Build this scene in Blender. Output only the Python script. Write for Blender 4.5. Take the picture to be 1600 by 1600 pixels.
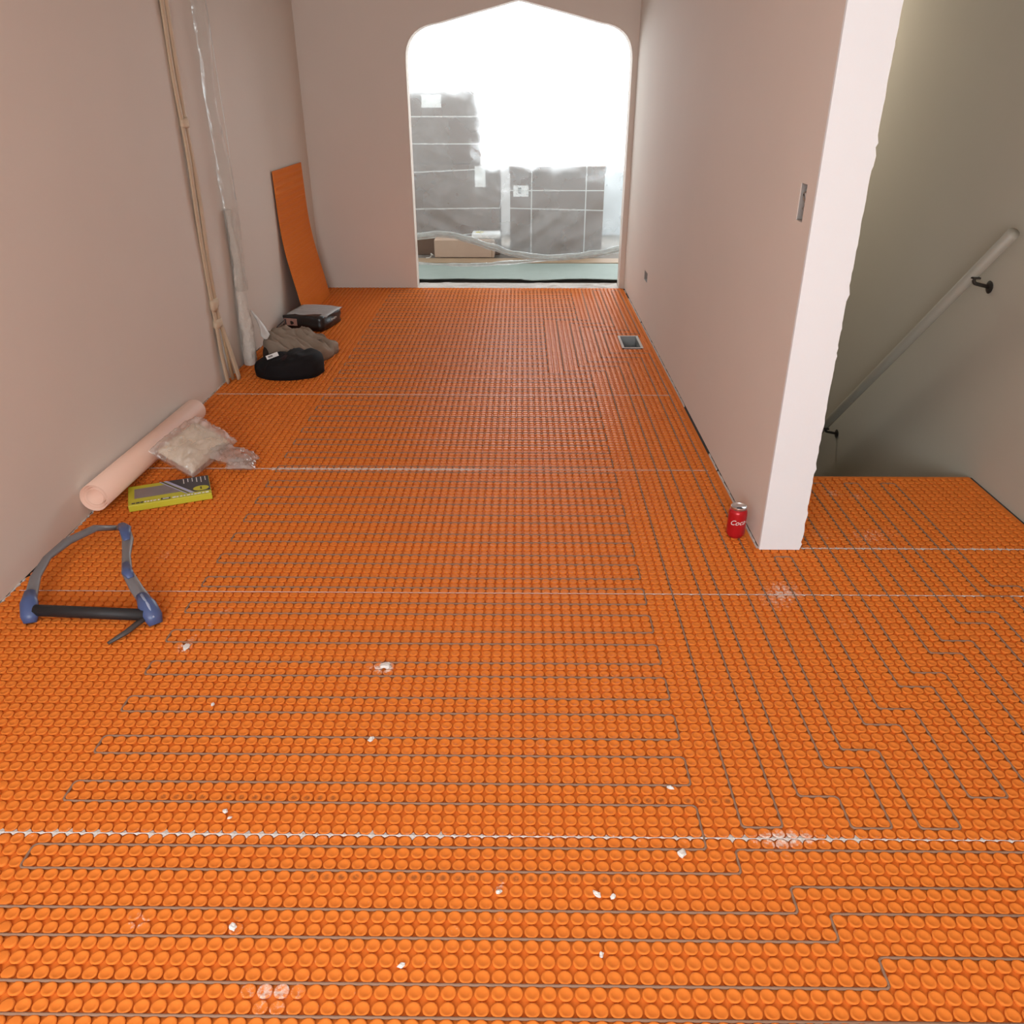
import bpy, bmesh, math, random
import numpy as np
from mathutils import Vector, Matrix, noise

random.seed(7)
rng = np.random.default_rng(11)
scene = bpy.context.scene
for o in list(bpy.data.objects):
    bpy.data.objects.remove(o)
COL = scene.collection

# ------------------------------------------------------------------ camera
cam_data = bpy.data.cameras.new('camera')
cam_data.sensor_width = 36.0
cam_data.lens = 28.575
cam_data.clip_start = 0.02
cam = bpy.data.objects.new('camera', cam_data)
cam.location = (0.0, 0.0, 1.434)
cam.rotation_euler = (math.radians(90 - 27.4), 0.0, math.radians(0.6))
COL.objects.link(cam)
scene.camera = cam

# ------------------------------------------------------------------ world, window light, exposure
world = bpy.data.worlds.new('sky')
scene.world = world
world.use_nodes = True
bg = world.node_tree.nodes['Background']
bg.inputs['Color'].default_value = (0.86, 0.93, 1.0, 1)
bg.inputs['Strength'].default_value = 2.4

def area_light(name, loc, rot, sx, sy, power, color):
    ld = bpy.data.lights.new(name, 'AREA')
    ld.shape = 'RECTANGLE'
    ld.size, ld.size_y = sx, sy
    ld.energy = power
    ld.color = color
    lo = bpy.data.objects.new(name, ld)
    lo.location = loc
    lo.rotation_euler = rot
    COL.objects.link(lo)
    return lo

# area light in an unseen window added behind the camera to supply light
area_light('added_rear_light', (-0.5, -1.66, 1.45), (math.radians(90), 0, 0), 2.1, 1.3, 82.0, (0.88, 0.95, 1.0))
# daylight in the kitchen window beyond the arch
area_light('kitchen_window_daylight', (0.0, 9.72, 1.59), (math.radians(-90), 0, 0), 3.4, 1.78, 185.0, (0.93, 0.975, 1.0))

vs = scene.view_settings
vs.view_transform = 'Standard'
vs.look = 'None'
vs.gamma = 1.0
vs.exposure = 0.22
vs.use_curve_mapping = False

# ------------------------------------------------------------------ helpers
def sl(r, g, b):
    def f(c):
        c /= 255.0
        return c / 12.92 if c <= 0.04045 else ((c + 0.055) / 1.055) ** 2.4
    return (f(r), f(g), f(b))

def new_mat(name):
    m = bpy.data.materials.new(name)
    m.use_nodes = True
    nt = m.node_tree
    return m, nt, nt.nodes['Principled BSDF'], nt.nodes['Material Output']

def mat(name, col, rough=0.6, var=0.0, vscale=6.0, bump=0.0, bscale=40.0, metal=0.0, spec=0.5, col2=None, bdist=0.004):
    m, nt, p, out = new_mat(name)
    p.inputs['Roughness'].default_value = rough
    p.inputs['Metallic'].default_value = metal
    p.inputs['Specular IOR Level'].default_value = spec
    tc = nt.nodes.new('ShaderNodeTexCoord')
    if var > 0 or col2 is not None:
        n = nt.nodes.new('ShaderNodeTexNoise')
        n.inputs['Scale'].default_value = vscale
        n.inputs['Detail'].default_value = 5
        nt.links.new(tc.outputs['Object'], n.inputs['Vector'])
        mx = nt.nodes.new('ShaderNodeMix')
        mx.data_type = 'RGBA'
        a = col
        b = col2 if col2 is not None else tuple(c * (1 - var) for c in col)
        mx.inputs['A'].default_value = (*a, 1)
        mx.inputs['B'].default_value = (*b, 1)
        nt.links.new(n.outputs['Fac'], mx.inputs['Factor'])
        nt.links.new(mx.outputs['Result'], p.inputs['Base Color'])
    else:
        p.inputs['Base Color'].default_value = (*col, 1)
    if bump > 0:
        n2 = nt.nodes.new('ShaderNodeTexNoise')
        n2.inputs['Scale'].default_value = bscale
        n2.inputs['Detail'].default_value = 4
        nt.links.new(tc.outputs['Object'], n2.inputs['Vector'])
        b = nt.nodes.new('ShaderNodeBump')
        b.inputs['Strength'].default_value = bump
        b.inputs['Distance'].default_value = bdist
        nt.links.new(n2.outputs['Fac'], b.inputs['Height'])
        nt.links.new(b.outputs['Normal'], p.inputs['Normal'])
    return m

def film_mat(name, col, solid, rough=0.2, gloss=0.35, bump=0.4, bscale=14.0, trans=0.5, scatter=False):
    """clear plastic film: part see-through, part milky, part shiny"""
    m, nt, p, out = new_mat(name)
    nt.nodes.remove(p)
    tr = nt.nodes.new('ShaderNodeBsdfTransparent')
    tr.inputs['Color'].default_value = (0.96, 0.97, 0.97, 1)
    df = nt.nodes.new('ShaderNodeBsdfDiffuse')
    df.inputs['Color'].default_value = (*col, 1)
    tl = nt.nodes.new('ShaderNodeBsdfTranslucent')
    tl.inputs['Color'].default_value = (*col, 1)
    if scatter:      # milky film that blurs what is behind it
        tl = nt.nodes.new('ShaderNodeBsdfRefraction')
        tl.inputs['Color'].default_value = (0.93, 0.96, 0.97, 1)
        tl.inputs['Roughness'].default_value = 0.45
        tl.inputs['IOR'].default_value = 1.22
    gl = nt.nodes.new('ShaderNodeBsdfGlossy')
    gl.inputs['Roughness'].default_value = rough
    gl.inputs['Color'].default_value = (0.9, 0.9, 0.9, 1)
    m1 = nt.nodes.new('ShaderNodeMixShader')
    m1.inputs[0].default_value = trans
    if scatter:
        t2 = nt.nodes.new('ShaderNodeBsdfTranslucent')
        t2.inputs['Color'].default_value = (*col, 1)
        m0 = nt.nodes.new('ShaderNodeMixShader')
        m0.inputs[0].default_value = 0.7
        nt.links.new(df.outputs[0], m0.inputs[1])
        nt.links.new(t2.outputs[0], m0.inputs[2])
        nt.links.new(m0.outputs[0], m1.inputs[1])
    else:
        nt.links.new(df.outputs[0], m1.inputs[1])
    nt.links.new(tl.outputs[0], m1.inputs[2])
    fr = nt.nodes.new('ShaderNodeFresnel')
    fr.inputs['IOR'].default_value = 1.0 + gloss
    m2 = nt.nodes.new('ShaderNodeMixShader')
    nt.links.new(fr.outputs[0], m2.inputs[0])
    nt.links.new(m1.outputs[0], m2.inputs[1])
    nt.links.new(gl.outputs[0], m2.inputs[2])
    m3 = nt.nodes.new('ShaderNodeMixShader')
    tc = nt.nodes.new('ShaderNodeTexCoord')
    n = nt.nodes.new('ShaderNodeTexNoise')
    n.inputs['Scale'].default_value = bscale * 0.5
    n.inputs['Detail'].default_value = 4
    nt.links.new(tc.outputs['Object'], n.inputs['Vector'])
    mr = nt.nodes.new('ShaderNodeMapRange')
    mr.inputs['From Min'].default_value = 0.3
    mr.inputs['From Max'].default_value = 0.7
    mr.inputs['To Min'].default_value = solid * 0.82
    mr.inputs['To Max'].default_value = solid * 1.18
    nt.links.new(n.outputs['Fac'], mr.inputs['Value'])
    nt.links.new(mr.outputs[0], m3.inputs[0])
    nt.links.new(tr.outputs[0], m3.inputs[1])
    nt.links.new(m2.outputs[0], m3.inputs[2])
    nt.links.new(m3.outputs[0], out.inputs['Surface'])
    if bump > 0:
        n2 = nt.nodes.new('ShaderNodeTexNoise')
        n2.inputs['Scale'].default_value = bscale
        n2.inputs['Detail'].default_value = 3
        nt.links.new(tc.outputs['Object'], n2.inputs['Vector'])
        b = nt.nodes.new('ShaderNodeBump')
        b.inputs['Strength'].default_value = bump
        b.inputs['Distance'].default_value = 0.02
        nt.links.new(n2.outputs['Fac'], b.inputs['Height'])
        for s in (df, tl, gl):
            nt.links.new(b.outputs['Normal'], s.inputs['Normal'])
    return m

class MB:
    """collects geometry, builds ONE mesh object"""
    def __init__(self):
        self.v, self.f = [], []
    def add(self, vs, fs):
        k = len(self.v)
        self.v += [tuple(p) for p in vs]
        self.f += [tuple(i + k for i in f) for f in fs]
        return self
    def box(self, x0, x1, y0, y1, z0, z1):
        vs = [(x, y, z) for z in (z0, z1) for y in (y0, y1) for x in (x0, x1)]
        return self.add(vs, [(0, 2, 3, 1), (4, 5, 7, 6), (0, 1, 5, 4), (2, 6, 7, 3), (0, 4, 6, 2), (1, 3, 7, 5)])
    def tube(self, pts, r, n=8, flat=1.0, up=(0, 0, 1), cap=True, closed=False):
        """swept ellipse; r may be a list; flat scales the radius along 'up'"""
        pts = [Vector(p) for p in pts]
        m = len(pts)
        rs = r if isinstance(r, (list, tuple)) else [r] * m
        vs, fs = [], []
        for i, p in enumerate(pts):
            a = pts[max(i - 1, 0)]
            b = pts[min(i + 1, m - 1)]
            t = (b - a).normalized()
            u = Vector(up)
            if abs(t.dot(u)) > 0.98:
                u = Vector((1, 0, 0)) if abs(t.x) < 0.9 else Vector((0, 1, 0))
            s = t.cross(u).normalized()
            w = s.cross(t).normalized()
            for k in range(n):
                an = 2 * math.pi * k / n
                vs.append(p + s * (math.cos(an) * rs[i]) + w * (math.sin(an) * rs[i] * flat))
        for i in range(m - 1):
            for k in range(n):
                k2 = (k + 1) % n
                fs.append((i * n + k, i * n + k2, (i + 1) * n + k2, (i + 1) * n + k))
        if cap:
            fs.append(tuple(range(n))[::-1])
            fs.append(tuple((m - 1) * n + k for k in range(n)))
        return self.add(vs, fs)
    def lathe(self, prof, n=24, c=(0, 0, 0)):
        vs, fs = [], []
        for r, z in prof:
            for k in range(n):
                a = 2 * math.pi * k / n
                vs.append((c[0] + r * math.cos(a), c[1] + r * math.sin(a), c[2] + z))
        for i in range(len(prof) - 1):
            for k in range(n):
                k2 = (k + 1) % n
                fs.append((i * n + k, i * n + k2, (i + 1) * n + k2, (i + 1) * n + k))
        fs.append(tuple(range(n))[::-1])
        fs.append(tuple((len(prof) - 1) * n + k for k in range(n)))
        return self.add(vs, fs)
    def cells(self, us, ws, holes, conv, t0, t1):
        """slab with rectangular holes on the grid us x ws; conv(u, w, t) -> xyz"""
        us, ws = sorted(set(us)), sorted(set(ws))
        def solid(i, j):
            if i < 0 or j < 0 or i >= len(us) - 1 or j >= len(ws) - 1:
                return False
            cu, cw = (us[i] + us[i + 1]) / 2, (ws[j] + ws[j + 1]) / 2
            return not any(h[0] < cu < h[1] and h[2] < cw < h[3] for h in holes)
        for i in range(len(us) - 1):
            for j in range(len(ws) - 1):
                if not solid(i, j):
                    continue
                u0, u1, w0, w1 = us[i], us[i + 1], ws[j], ws[j + 1]
                def q(*c):
                    self.add([conv(*p) for p in c], [(0, 1, 2, 3)])
                q((u0, w0, t0), (u0, w1, t0), (u1, w1, t0), (u1, w0, t0))
                q((u0, w0, t1), (u1, w0, t1), (u1, w1, t1), (u0, w1, t1))
                if not solid(i - 1, j): q((u0, w0, t0), (u0, w0, t1), (u0, w1, t1), (u0, w1, t0))
                if not solid(i + 1, j): q((u1, w0, t0), (u1, w1, t0), (u1, w1, t1), (u1, w0, t1))
                if not solid(i, j - 1): q((u0, w0, t0), (u1, w0, t0), (u1, w0, t1), (u0, w0, t1))
                if not solid(i, j + 1): q((u0, w1, t0), (u0, w1, t1), (u1, w1, t1), (u1, w1, t0))
        return self
    def build(self, name, m, parent=None, smooth=False, bevel=0.0, seg=2, fix=True, loc=None, rotz=0.0):
        me = bpy.data.meshes.new(name)
        me.from_pydata(self.v, [], self.f)
        if fix or bevel > 0:
            b = bmesh.new()
            b.from_mesh(me)
            bmesh.ops.remove_doubles(b, verts=b.verts, dist=1e-6)
            bmesh.ops.recalc_face_normals(b, faces=b.faces)
            if bevel > 0:
                es = [e for e in b.edges if len(e.link_faces) == 2 and e.calc_face_angle(0) > 0.5]
                bmesh.ops.bevel(b, geom=es, offset=bevel, segments=seg, affect='EDGES', profile=0.5)
            b.to_mesh(me)
            b.free()
        if smooth:
            for p in me.polygons:
                p.use_smooth = True
        me.materials.append(m)
        o = bpy.data.objects.new(name, me)
        COL.objects.link(o)
        if parent:
            o.parent = parent
        if loc:
            o.location = loc
        o.rotation_euler.z = rotz
        return o

def tag(o, label, cat, group=None):
    o['label'] = label
    o['category'] = cat
    if group:
        o['group'] = group
    return o

def struct(o):
    o['kind'] = 'structure'
    return o

def thing(name, label, cat, loc=(0, 0, 0), rotz=0.0, group=None):
    o = bpy.data.objects.new(name, None)
    o.empty_display_size = 0.05
    COL.objects.link(o)
    o.location = loc
    o.rotation_euler.z = rotz
    return tag(o, label, cat, group)

def fillet(pts, r=0.011, n=3):
    """round the corners of a polyline"""
    pts = [Vector(p) for p in pts]
    out = [pts[0]]
    for i in range(1, len(pts) - 1):
        a, b, c = pts[i - 1], pts[i], pts[i + 1]
        d1, d2 = (a - b), (c - b)
        rr = min(r, d1.length * 0.45, d2.length * 0.45)
        p1, p2 = b + d1.normalized() * rr, b + d2.normalized() * rr
        for k in range(n + 1):
            t = k / n
            out.append(p1 * (1 - t) ** 2 + b * 2 * t * (1 - t) + p2 * t ** 2)
    out.append(pts[-1])
    return out

# ------------------------------------------------------------------ materials
WALL = mat('painted_drywall', (0.73, 0.65, 0.575), 0.9, var=0.07, vscale=1.6, bump=0.12, bscale=160, bdist=0.002, spec=0.25)
ENDW = mat('primed_drywall', (0.82, 0.86, 0.88), 0.85, var=0.04, vscale=5, bump=0.1, bscale=120, bdist=0.002, spec=0.25)
STAIRW = mat('olive_taupe_wall_paint', (0.54, 0.505, 0.42), 0.85, var=0.06, vscale=2, spec=0.25)
CEIL = mat('ceiling_paint', (0.88, 0.87, 0.86), 0.9, spec=0.2)
SLAB = mat('dark_subfloor', (0.055, 0.050, 0.045), 0.9, var=0.4, vscale=14)
CABLE = mat('cable_sheath', sl(150, 117, 95), 0.7, var=0.12, vscale=30, spec=0.15)
MORTAR = mat('dried_mortar', (0.72, 0.68, 0.63), 0.95, col2=(0.55, 0.50, 0.45), vscale=60, bump=0.6, bscale=200)
CHIP = mat('plaster_chip', (0.82, 0.80, 0.75), 0.9, var=0.15, vscale=80, bump=0.5, bscale=150)
CARTON = mat('cardboard', sl(116, 92, 76), 0.85, var=0.12, vscale=8)
CARTON_L = mat('pale_cardboard', sl(186, 160, 140), 0.85, var=0.10, vscale=10)
STRAP = mat('white_strapping', (0.62, 0.60, 0.56), 0.5)
PAPER = mat('white_paper', (0.84, 0.84, 0.82), 0.8, var=0.05)
INK = mat('dark_print', (0.05, 0.05, 0.055), 0.7)

# the orange membrane: colour, plaster dust and printed marks carried by the mesh
def membrane_mat():
    m, nt, p, out = new_mat('orange_membrane')
    p.inputs['Roughness'].default_value = 0.38
    p.inputs['Specular IOR Level'].default_value = 0.04
    tc = nt.nodes.new('ShaderNodeTexCoord')
    n1 = nt.nodes.new('ShaderNodeTexNoise')
    n1.inputs['Scale'].default_value = 3.0
    n1.inputs['Detail'].default_value = 6
    nt.links.new(tc.outputs['Object'], n1.inputs['Vector'])
    base = nt.nodes.new('ShaderNodeMix'); base.data_type = 'RGBA'
    base.inputs['A'].default_value = (0.775, 0.215, 0.032, 1)
    base.inputs['B'].default_value = (0.72, 0.192, 0.034, 1)
    nt.links.new(n1.outputs['Fac'], base.inputs['Factor'])
    n2 = nt.nodes.new('ShaderNodeTexNoise')
    n2.inputs['Scale'].default_value = 110.0
    n2.inputs['Detail'].default_value = 5
    n2.inputs['Roughness'].default_value = 0.7
    nt.links.new(tc.outputs['Object'], n2.inputs['Vector'])
    at = nt.nodes.new('ShaderNodeAttribute'); at.attribute_name = 'dust'
    # dust = smoothstep(noise + attribute)
    ad = nt.nodes.new('ShaderNodeMath'); ad.operation = 'MULTIPLY_ADD'
    nt.links.new(at.outputs['Fac'], ad.inputs[0])
    ad.inputs[1].default_value = 0.42
    nt.links.new(n2.outputs['Fac'], ad.inputs[2])
    mr = nt.nodes.new('ShaderNodeMapRange'); mr.interpolation_type = 'SMOOTHSTEP'
    mr.inputs['From Min'].default_value = 0.68
    mr.inputs['From Max'].default_value = 1.02
    nt.links.new(ad.outputs[0], mr.inputs['Value'])
    mx = nt.nodes.new('ShaderNodeMix'); mx.data_type = 'RGBA'
    mx.inputs['B'].default_value = (0.78, 0.71, 0.64, 1)
    nt.links.new(base.outputs['Result'], mx.inputs['A'])
    nt.links.new(mr.outputs[0], mx.inputs['Factor'])
    ai = nt.nodes.new('ShaderNodeAttribute'); ai.attribute_name = 'ink'
    mi = nt.nodes.new('ShaderNodeMath'); mi.operation = 'MULTIPLY'; mi.inputs[1].default_value = 0.7
    nt.links.new(ai.outputs['Fac'], mi.inputs[0])
    mk = nt.nodes.new('ShaderNodeMix'); mk.data_type = 'RGBA'
    mk.inputs['B'].default_value = (0.10, 0.045, 0.03, 1)
    nt.links.new(mx.outputs['Result'], mk.inputs['A'])
    nt.links.new(mi.outputs[0], mk.inputs['Factor'])
    nt.links.new(mk.outputs['Result'], p.inputs['Base Color'])
    return m
ORANGE = membrane_mat()

# ------------------------------------------------------------------ the setting
P = 0.03                     # stud pitch of the membrane
def gx(c): return (c + 0.40) * P      # gap line number c, across
def gy(j): return (j + 0.35) * P      # gap line number j, along
XL, XR, YB = -1.640, 0.845, 6.780     # left wall, right wall, back wall
XS, YE, YS = 0.985, 2.500, 3.120      # stair side of the right wall, its near end, landing edge
XO = 1.900                            # outer stairwell wall
VENT = (0.648, 0.762, 5.015, 5.285)
ZC = 2.44

floor = struct(MB().cells([XL - .1, XS, XO + .1, VENT[0], VENT[1]], [-1.8, YS, YB + .14, VENT[2], VENT[3]],
        [VENT, (XS, XO + .2, YS, 9)], lambda u, w, t: (u, w, t), -0.06, -0.0105).build('floor', SLAB))

struct(MB().box(XL - .12, XL, -1.8, YB + .14, 0.0, ZC).build('wall_left', WALL))

# back wall with the pointed arch with rounded shoulders
def arch_outline():
    xl, xr, xa, za = -0.848, 0.806, -0.020, 2.008
    pts = [(xl, -0.02)]
    def corner(x0, z_low, x1, z1, n=9):
        # quadratic rounding from the jamb into the slope
        cx, cz = x0, 1.845
        res = []
        for k in range(n + 1):
            t = k / n
            res.append(((1 - t) ** 2 * x0 + 2 * t * (1 - t) * cx + t * t * x1,
                        (1 - t) ** 2 * z_low + 2 * t * (1 - t) * cz + t * t * z1))
        return res
    pts += corner(xl, 1.63, -0.60, 1.868)
    pts += [(-0.40, 1.918), (-0.20, 1.965), (-0.07, 1.998), (xa, za), (0.03, 1.998)]
    r = corner(xr, 1.63, 0.57, 1.868)
    pts += [(0.17, 1.965), (0.37, 1.918)] + r[::-1]
    pts.append((xr, -0.02))
    return pts
arch = arch_outline()
outline = [(XL - .1, -0.02), (XL - .1, ZC), (XR + .16, ZC), (XR + .16, -0.02)]
poly = [outline[0]] + arch + [outline[3], outline[2], outline[1]]
bm = bmesh.new()
fv = [bm.verts.new((x, YB, z)) for x, z in poly]
face = bm.faces.new(fv)
ex = bmesh.ops.extrude_face_region(bm, geom=[face])
bmesh.ops.translate(bm, verts=[g for g in ex['geom'] if isinstance(g, bmesh.types.BMVert)], vec=(0, 0.14, 0))
bmesh.ops.triangulate(bm, faces=[f for f in bm.faces if len(f.verts) > 4])
bmesh.ops.recalc_face_normals(bm, faces=bm.faces)
me = bpy.data.meshes.new('wall_back'); bm.to_mesh(me); bm.free()
me.materials.append(WALL)
wb = struct(bpy.data.objects.new('wall_back', me)); COL.objects.link(wb)

# right wall with two open wall boxes cut in
SW = (2.582, 2.640, 1.082, 1.188)
OUT = (5.545, 5.690, 0.288, 0.352)
MB().cells([YE, YB + .001, SW[0], SW[1], OUT[0], OUT[1]], [0.004, ZC, SW[2], SW[3], OUT[2], OUT[3]],
           [SW, OUT], lambda u, w, t: (t, u, w), XR, XR + 0.05).build('drywall', WALL, struct(
    MB().box(XR + .05, XS, YE, YB, -2.6, ZC).build('wall_right', WALL)))
# primed end of that wall, its drywall cut ragged along the stair side
pts = []
z = 0.0
rag = []
while z < ZC:
    big = random.random() < 0.16
    rag.append((XS + 0.002 + random.uniform(-0.0012, 0.0012) + (random.uniform(0.002, 0.005) if big else 0), z))
    z += random.uniform(0.008, 0.03)
rag[0] = (XS - 0.001, 0.0)
rag.append((XS, ZC))
bm = bmesh.new()
vsA = [bm.verts.new((XR - .001, YE - .012, 0)), *[bm.verts.new((x, YE - .012, zz)) for x, zz in rag], bm.verts.new((XR - .001, YE - .012, ZC))]
fa = bm.faces.new(vsA)
ex = bmesh.ops.extrude_face_region(bm, geom=[fa])
bmesh.ops.translate(bm, verts=[g for g in ex['geom'] if isinstance(g, bmesh.types.BMVert)], vec=(0, 0.013, 0))
bmesh.ops.triangulate(bm, faces=[f for f in bm.faces if len(f.verts) > 4])
bmesh.ops.recalc_face_normals(bm, faces=bm.faces)
me = bpy.data.meshes.new('trim_1'); bm.to_mesh(me); bm.free(); me.materials.append(ENDW)
t1 = struct(bpy.data.objects.new('trim_1', me)); COL.objects.link(t1)
t1['label'] = 'bright primed end of the right wall with ragged drywall edge'

# stairwell: outer wall, far wall, steps, lower floor
struct(MB().box(XO, XO + .12, -1.8, 6.0, -2.6, ZC).build('wall_stair_outer', STAIRW))
struct(MB().box(XS - .02, XO + .12, 5.9, 6.02, -2.6, ZC).build('wall_stair_far', STAIRW))
struct(MB().box(XS - .12, XO + .12, YS - 0.12, YS - 0.02, -2.6, -0.06).build('wall_stair_below_landing', STAIRW))
stairs = struct(MB().box(XS, XO, 5.28, 5.9, -2.55, -2.4).build('stairs', mat('stair_carpet', sl(120, 112, 98), 0.95, var=0.2, vscale=40)))
for k in range(10):
    MB().box(XS, XO, YS - .02 + k * 0.216, YS - .02 + (k + 1) * 0.216 + 0.02, -0.20 * (k + 1) - 0.30, -0.20 * (k + 1)).build(
        'step', stairs.data.materials[0], stairs, bevel=0.01)

# ceiling and the room behind the camera
struct(MB().box(XL - .12, XO + .12, -1.8, YB + .14, ZC, ZC + .1).build('ceiling', CEIL))
fixture = MB().lathe([(.15, 0), (.155, -.02), (.13, -.05), (.05, -.065)], 24).build('added_fixture', mat('opal_glass', (.9, .9, .88), .4), bpy.data.objects['ceiling'], smooth=True)  # unseen fixture, added to go with the stairwell fill light
fixture.location = (1.15, 5.5, ZC)
ll = area_light('added_stair_light', (1.15, 5.5, ZC - .07), (0, 0, 0), .28, .28, 14.0, (1.0, .95, .86))  # fill light added to brighten the dim stairwell wall
WIN = (-1.55, 0.55, 0.80, 2.10)  # opening of the unseen rear window, put in to supply the light
struct(MB().cells([XL - .12, XO + .12, WIN[0], WIN[1]], [0, ZC, WIN[2], WIN[3]], [WIN],
       lambda u, w, t: (u, t, w), -1.8, -1.68).build('wall_rear', WALL))
FRAME = mat('white_window_frame', (0.85, 0.85, 0.84), 0.4)
w2 = struct(MB().cells([WIN[0], WIN[1], WIN[0] + .06, WIN[1] - .06], [WIN[2], WIN[3], WIN[2] + .06, WIN[3] - .06],
       [(WIN[0] + .06, WIN[1] - .06, WIN[2] + .06, WIN[3] - .06)], lambda u, w, t: (u, t, w), -1.78, -1.7).build('added_rear_window', FRAME))

# kitchen beyond the arch
KX0, KX1, KY = -2.3, 2.3, 9.6
KW = mat('kitchen_wall_paint', (0.66, 0.70, 0.72), 0.9, var=0.05)
KFLOOR = mat('kitchen_subfloor', sl(120, 110, 100), 0.9, var=0.3, vscale=10)
kf = struct(MB().box(KX0, KX1, YB + .14, KY, -0.08, -0.014).build('floor_kitchen', KFLOOR))
KWIN = (-1.7, 1.7, 0.70, 2.48)
struct(MB().cells([KX0, KX1, KWIN[0], KWIN[1]], [-.08, 2.6, KWIN[2], KWIN[3]], [KWIN],
       lambda u, w, t: (u, t, w), KY, KY + .1).build('wall_kitchen_back', KW))
struct(MB().cells([KWIN[0], KWIN[1], KWIN[0] + .05, KWIN[1] - .05], [KWIN[2], KWIN[3], KWIN[2] + .05, KWIN[3] - .05],
       [(KWIN[0] + .05, KWIN[1] - .05, KWIN[2] + .05, KWIN[3] - .05)], lambda u, w, t: (u, t, w), KY + .01, KY + .08).build('window_1', FRAME))
struct(MB().box(KX0 - .1, KX0, YB + .14, KY, -.08, 2.6).build('wall_kitchen_left', KW))
struct(MB().box(KX1, KX1 + .1, YB + .14, KY, -.08, 2.6).build('wall_kitchen_right', KW))
struct(MB().box(KX0, XL - .1, YB, YB + .14, -.08, 2.6).build('wall_kitchen_front_left', KW))
struct(MB().box(XR + .16, KX1, YB, YB + .14, -.08, 2.6).build('wall_kitchen_front_right', KW))
struct(MB().box(KX0, KX1, YB + .14, KY, 2.6, 2.7).build('ceiling_kitchen', CEIL))
struct(MB().box(XL - .1, XR + .16, YB + .0, YB + .14, ZC, 2.6).build('wall_kitchen_front_top', KW))

# ------------------------------------------------------------------ the membrane on the floor
def stud_template(lod):
    if lod == 0:
        n, prof = 14, [(.0126, -.0080), (.0140, -.0016), (.0134, -.0003), (.0106, 0.0), (.0080, -.0011), (.004, -.0021)]
        cz = -.0024
    elif lod == 1:
        n, prof = 10, [(.0128, -.0080), (.0139, -.0012), (.0108, 0.0), (.006, -.0018)]
        cz = -.0017
    else:
        n, prof = 8, [(.0130, -.0080), (.0138, -.0010), (.0098, 0.0)]
        cz = -.0012
    v = []
    for r, z in prof:
        for k in range(n):
            a = 2 * math.pi * (k + .5) / n
            v.append((r * math.cos(a), r * math.sin(a), z))
    v.append((0, 0, cz))
    f = []
    m = len(prof)
    for i in range(m - 1):
        for k in range(n):
            k2 = (k + 1) % n
            a, b, c, d = i * n + k, i * n + k2, (i + 1) * n + k2, (i + 1) * n + k
            f += [(a, b, c), (a, c, d)]
    for k in range(n):
        f.append(((m - 1) * n + k, (m - 1) * n + (k + 1) % n, len(v) - 1))
    return np.array(v), np.array(f)
TPL = [stud_template(i) for i in range(3)]

# plaster dust: x, y, radius, strength
DUST = [(-0.916, 2.088, .035, .55), (-0.942, 2.02, .035, .5), (-0.957, 1.954, .03, .5), (-0.97, 1.905, .04, .8), (-0.86, 1.95, .05, .4),
        (-0.372, 1.818, .036, 1.1), (-0.41, 1.815, .03, .5), (-0.432, .887, .05, .5), (-0.47, .881, .05, .3), (-0.35, .90, .09, .25),
        (.06, 1.526, .05, .35), (.03, 1.48, .04, .3), (-.233, 2.384, .07, .35), (-1.23, 2.434, .05, .5), (-.583, 1.933, .04, .35),
        (.86, 2.23, .09, .7), (.80, 2.15, .08, .45), (1.255, 2.947, .06, .6), (1.347, 2.92, .05, .55), (1.245, 2.58, .09, .5),
        (1.1, 2.6, .08, .45), (1.35, 2.62, .10, .4), (.56, 1.235, .06, .6), (.62, 1.25, .05, .3), (-.04, 1.115, .028, .6), (.414, 1.963, .03, .45),
        (-.739, 1.03, .03, .7), (-.58, 2.38, .05, .25), (-.65, 1.62, .10, .22), (-.30, 1.05, .10, .2), (-.12, 1.0, .05, .35), (-.04, 1.05, .03, .4),
        (-.2, .94, .03, .6), (.05, 1.3, .12, .15), (1.0, 2.05, .12, .35), (.55, 1.7, .12, .2), (.9, 1.75, .12, .25), (-.548, 1.017, .04, .5)]
DA = np.array(DUST)

def dust_at(X, Y):
    d = np.zeros_like(X)
    for x, y, r, s in DUST:
        q = ((X - x) ** 2 + (Y - y) ** 2) / (r * r)
        d += s * np.exp(-q * 1.6)
    # mortar pushed up along the sheet joints
    d += 0.42 * np.exp(-((Y - gy(41)) / .014) ** 2)
    d += 0.75 * np.exp(-((Y - gy(105)) / .020) ** 2) * (X < 0.0) * np.clip((-X + .05) / .3, 0, 1) * (X > -1.06)
    d += 0.30 * np.exp(-((Y - gy(105)) / .012) ** 2)
    d += 0.55 * np.exp(-((Y - gy(137)) / .014) ** 2) * np.clip((-X - .35) / .5, .15, 1)
    d += 0.15 * np.exp(-((Y - gy(73)) / .012) ** 2)
    d += 0.55 * np.exp(-((Y - gy(83)) / .012) ** 2) * (X > XS)
    return d

def inked(c, j, k):
    if j == 44 and (-29 <= c <= -14 or 6 <= c <= 16):
        return .95 * ((c * 7 + 3) % 5 > 0)
    if j == 37 and -15 <= c <= 7:
        return .85 * ((c * 5 + 1) % 7 > 0)
    return 0.0

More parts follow.
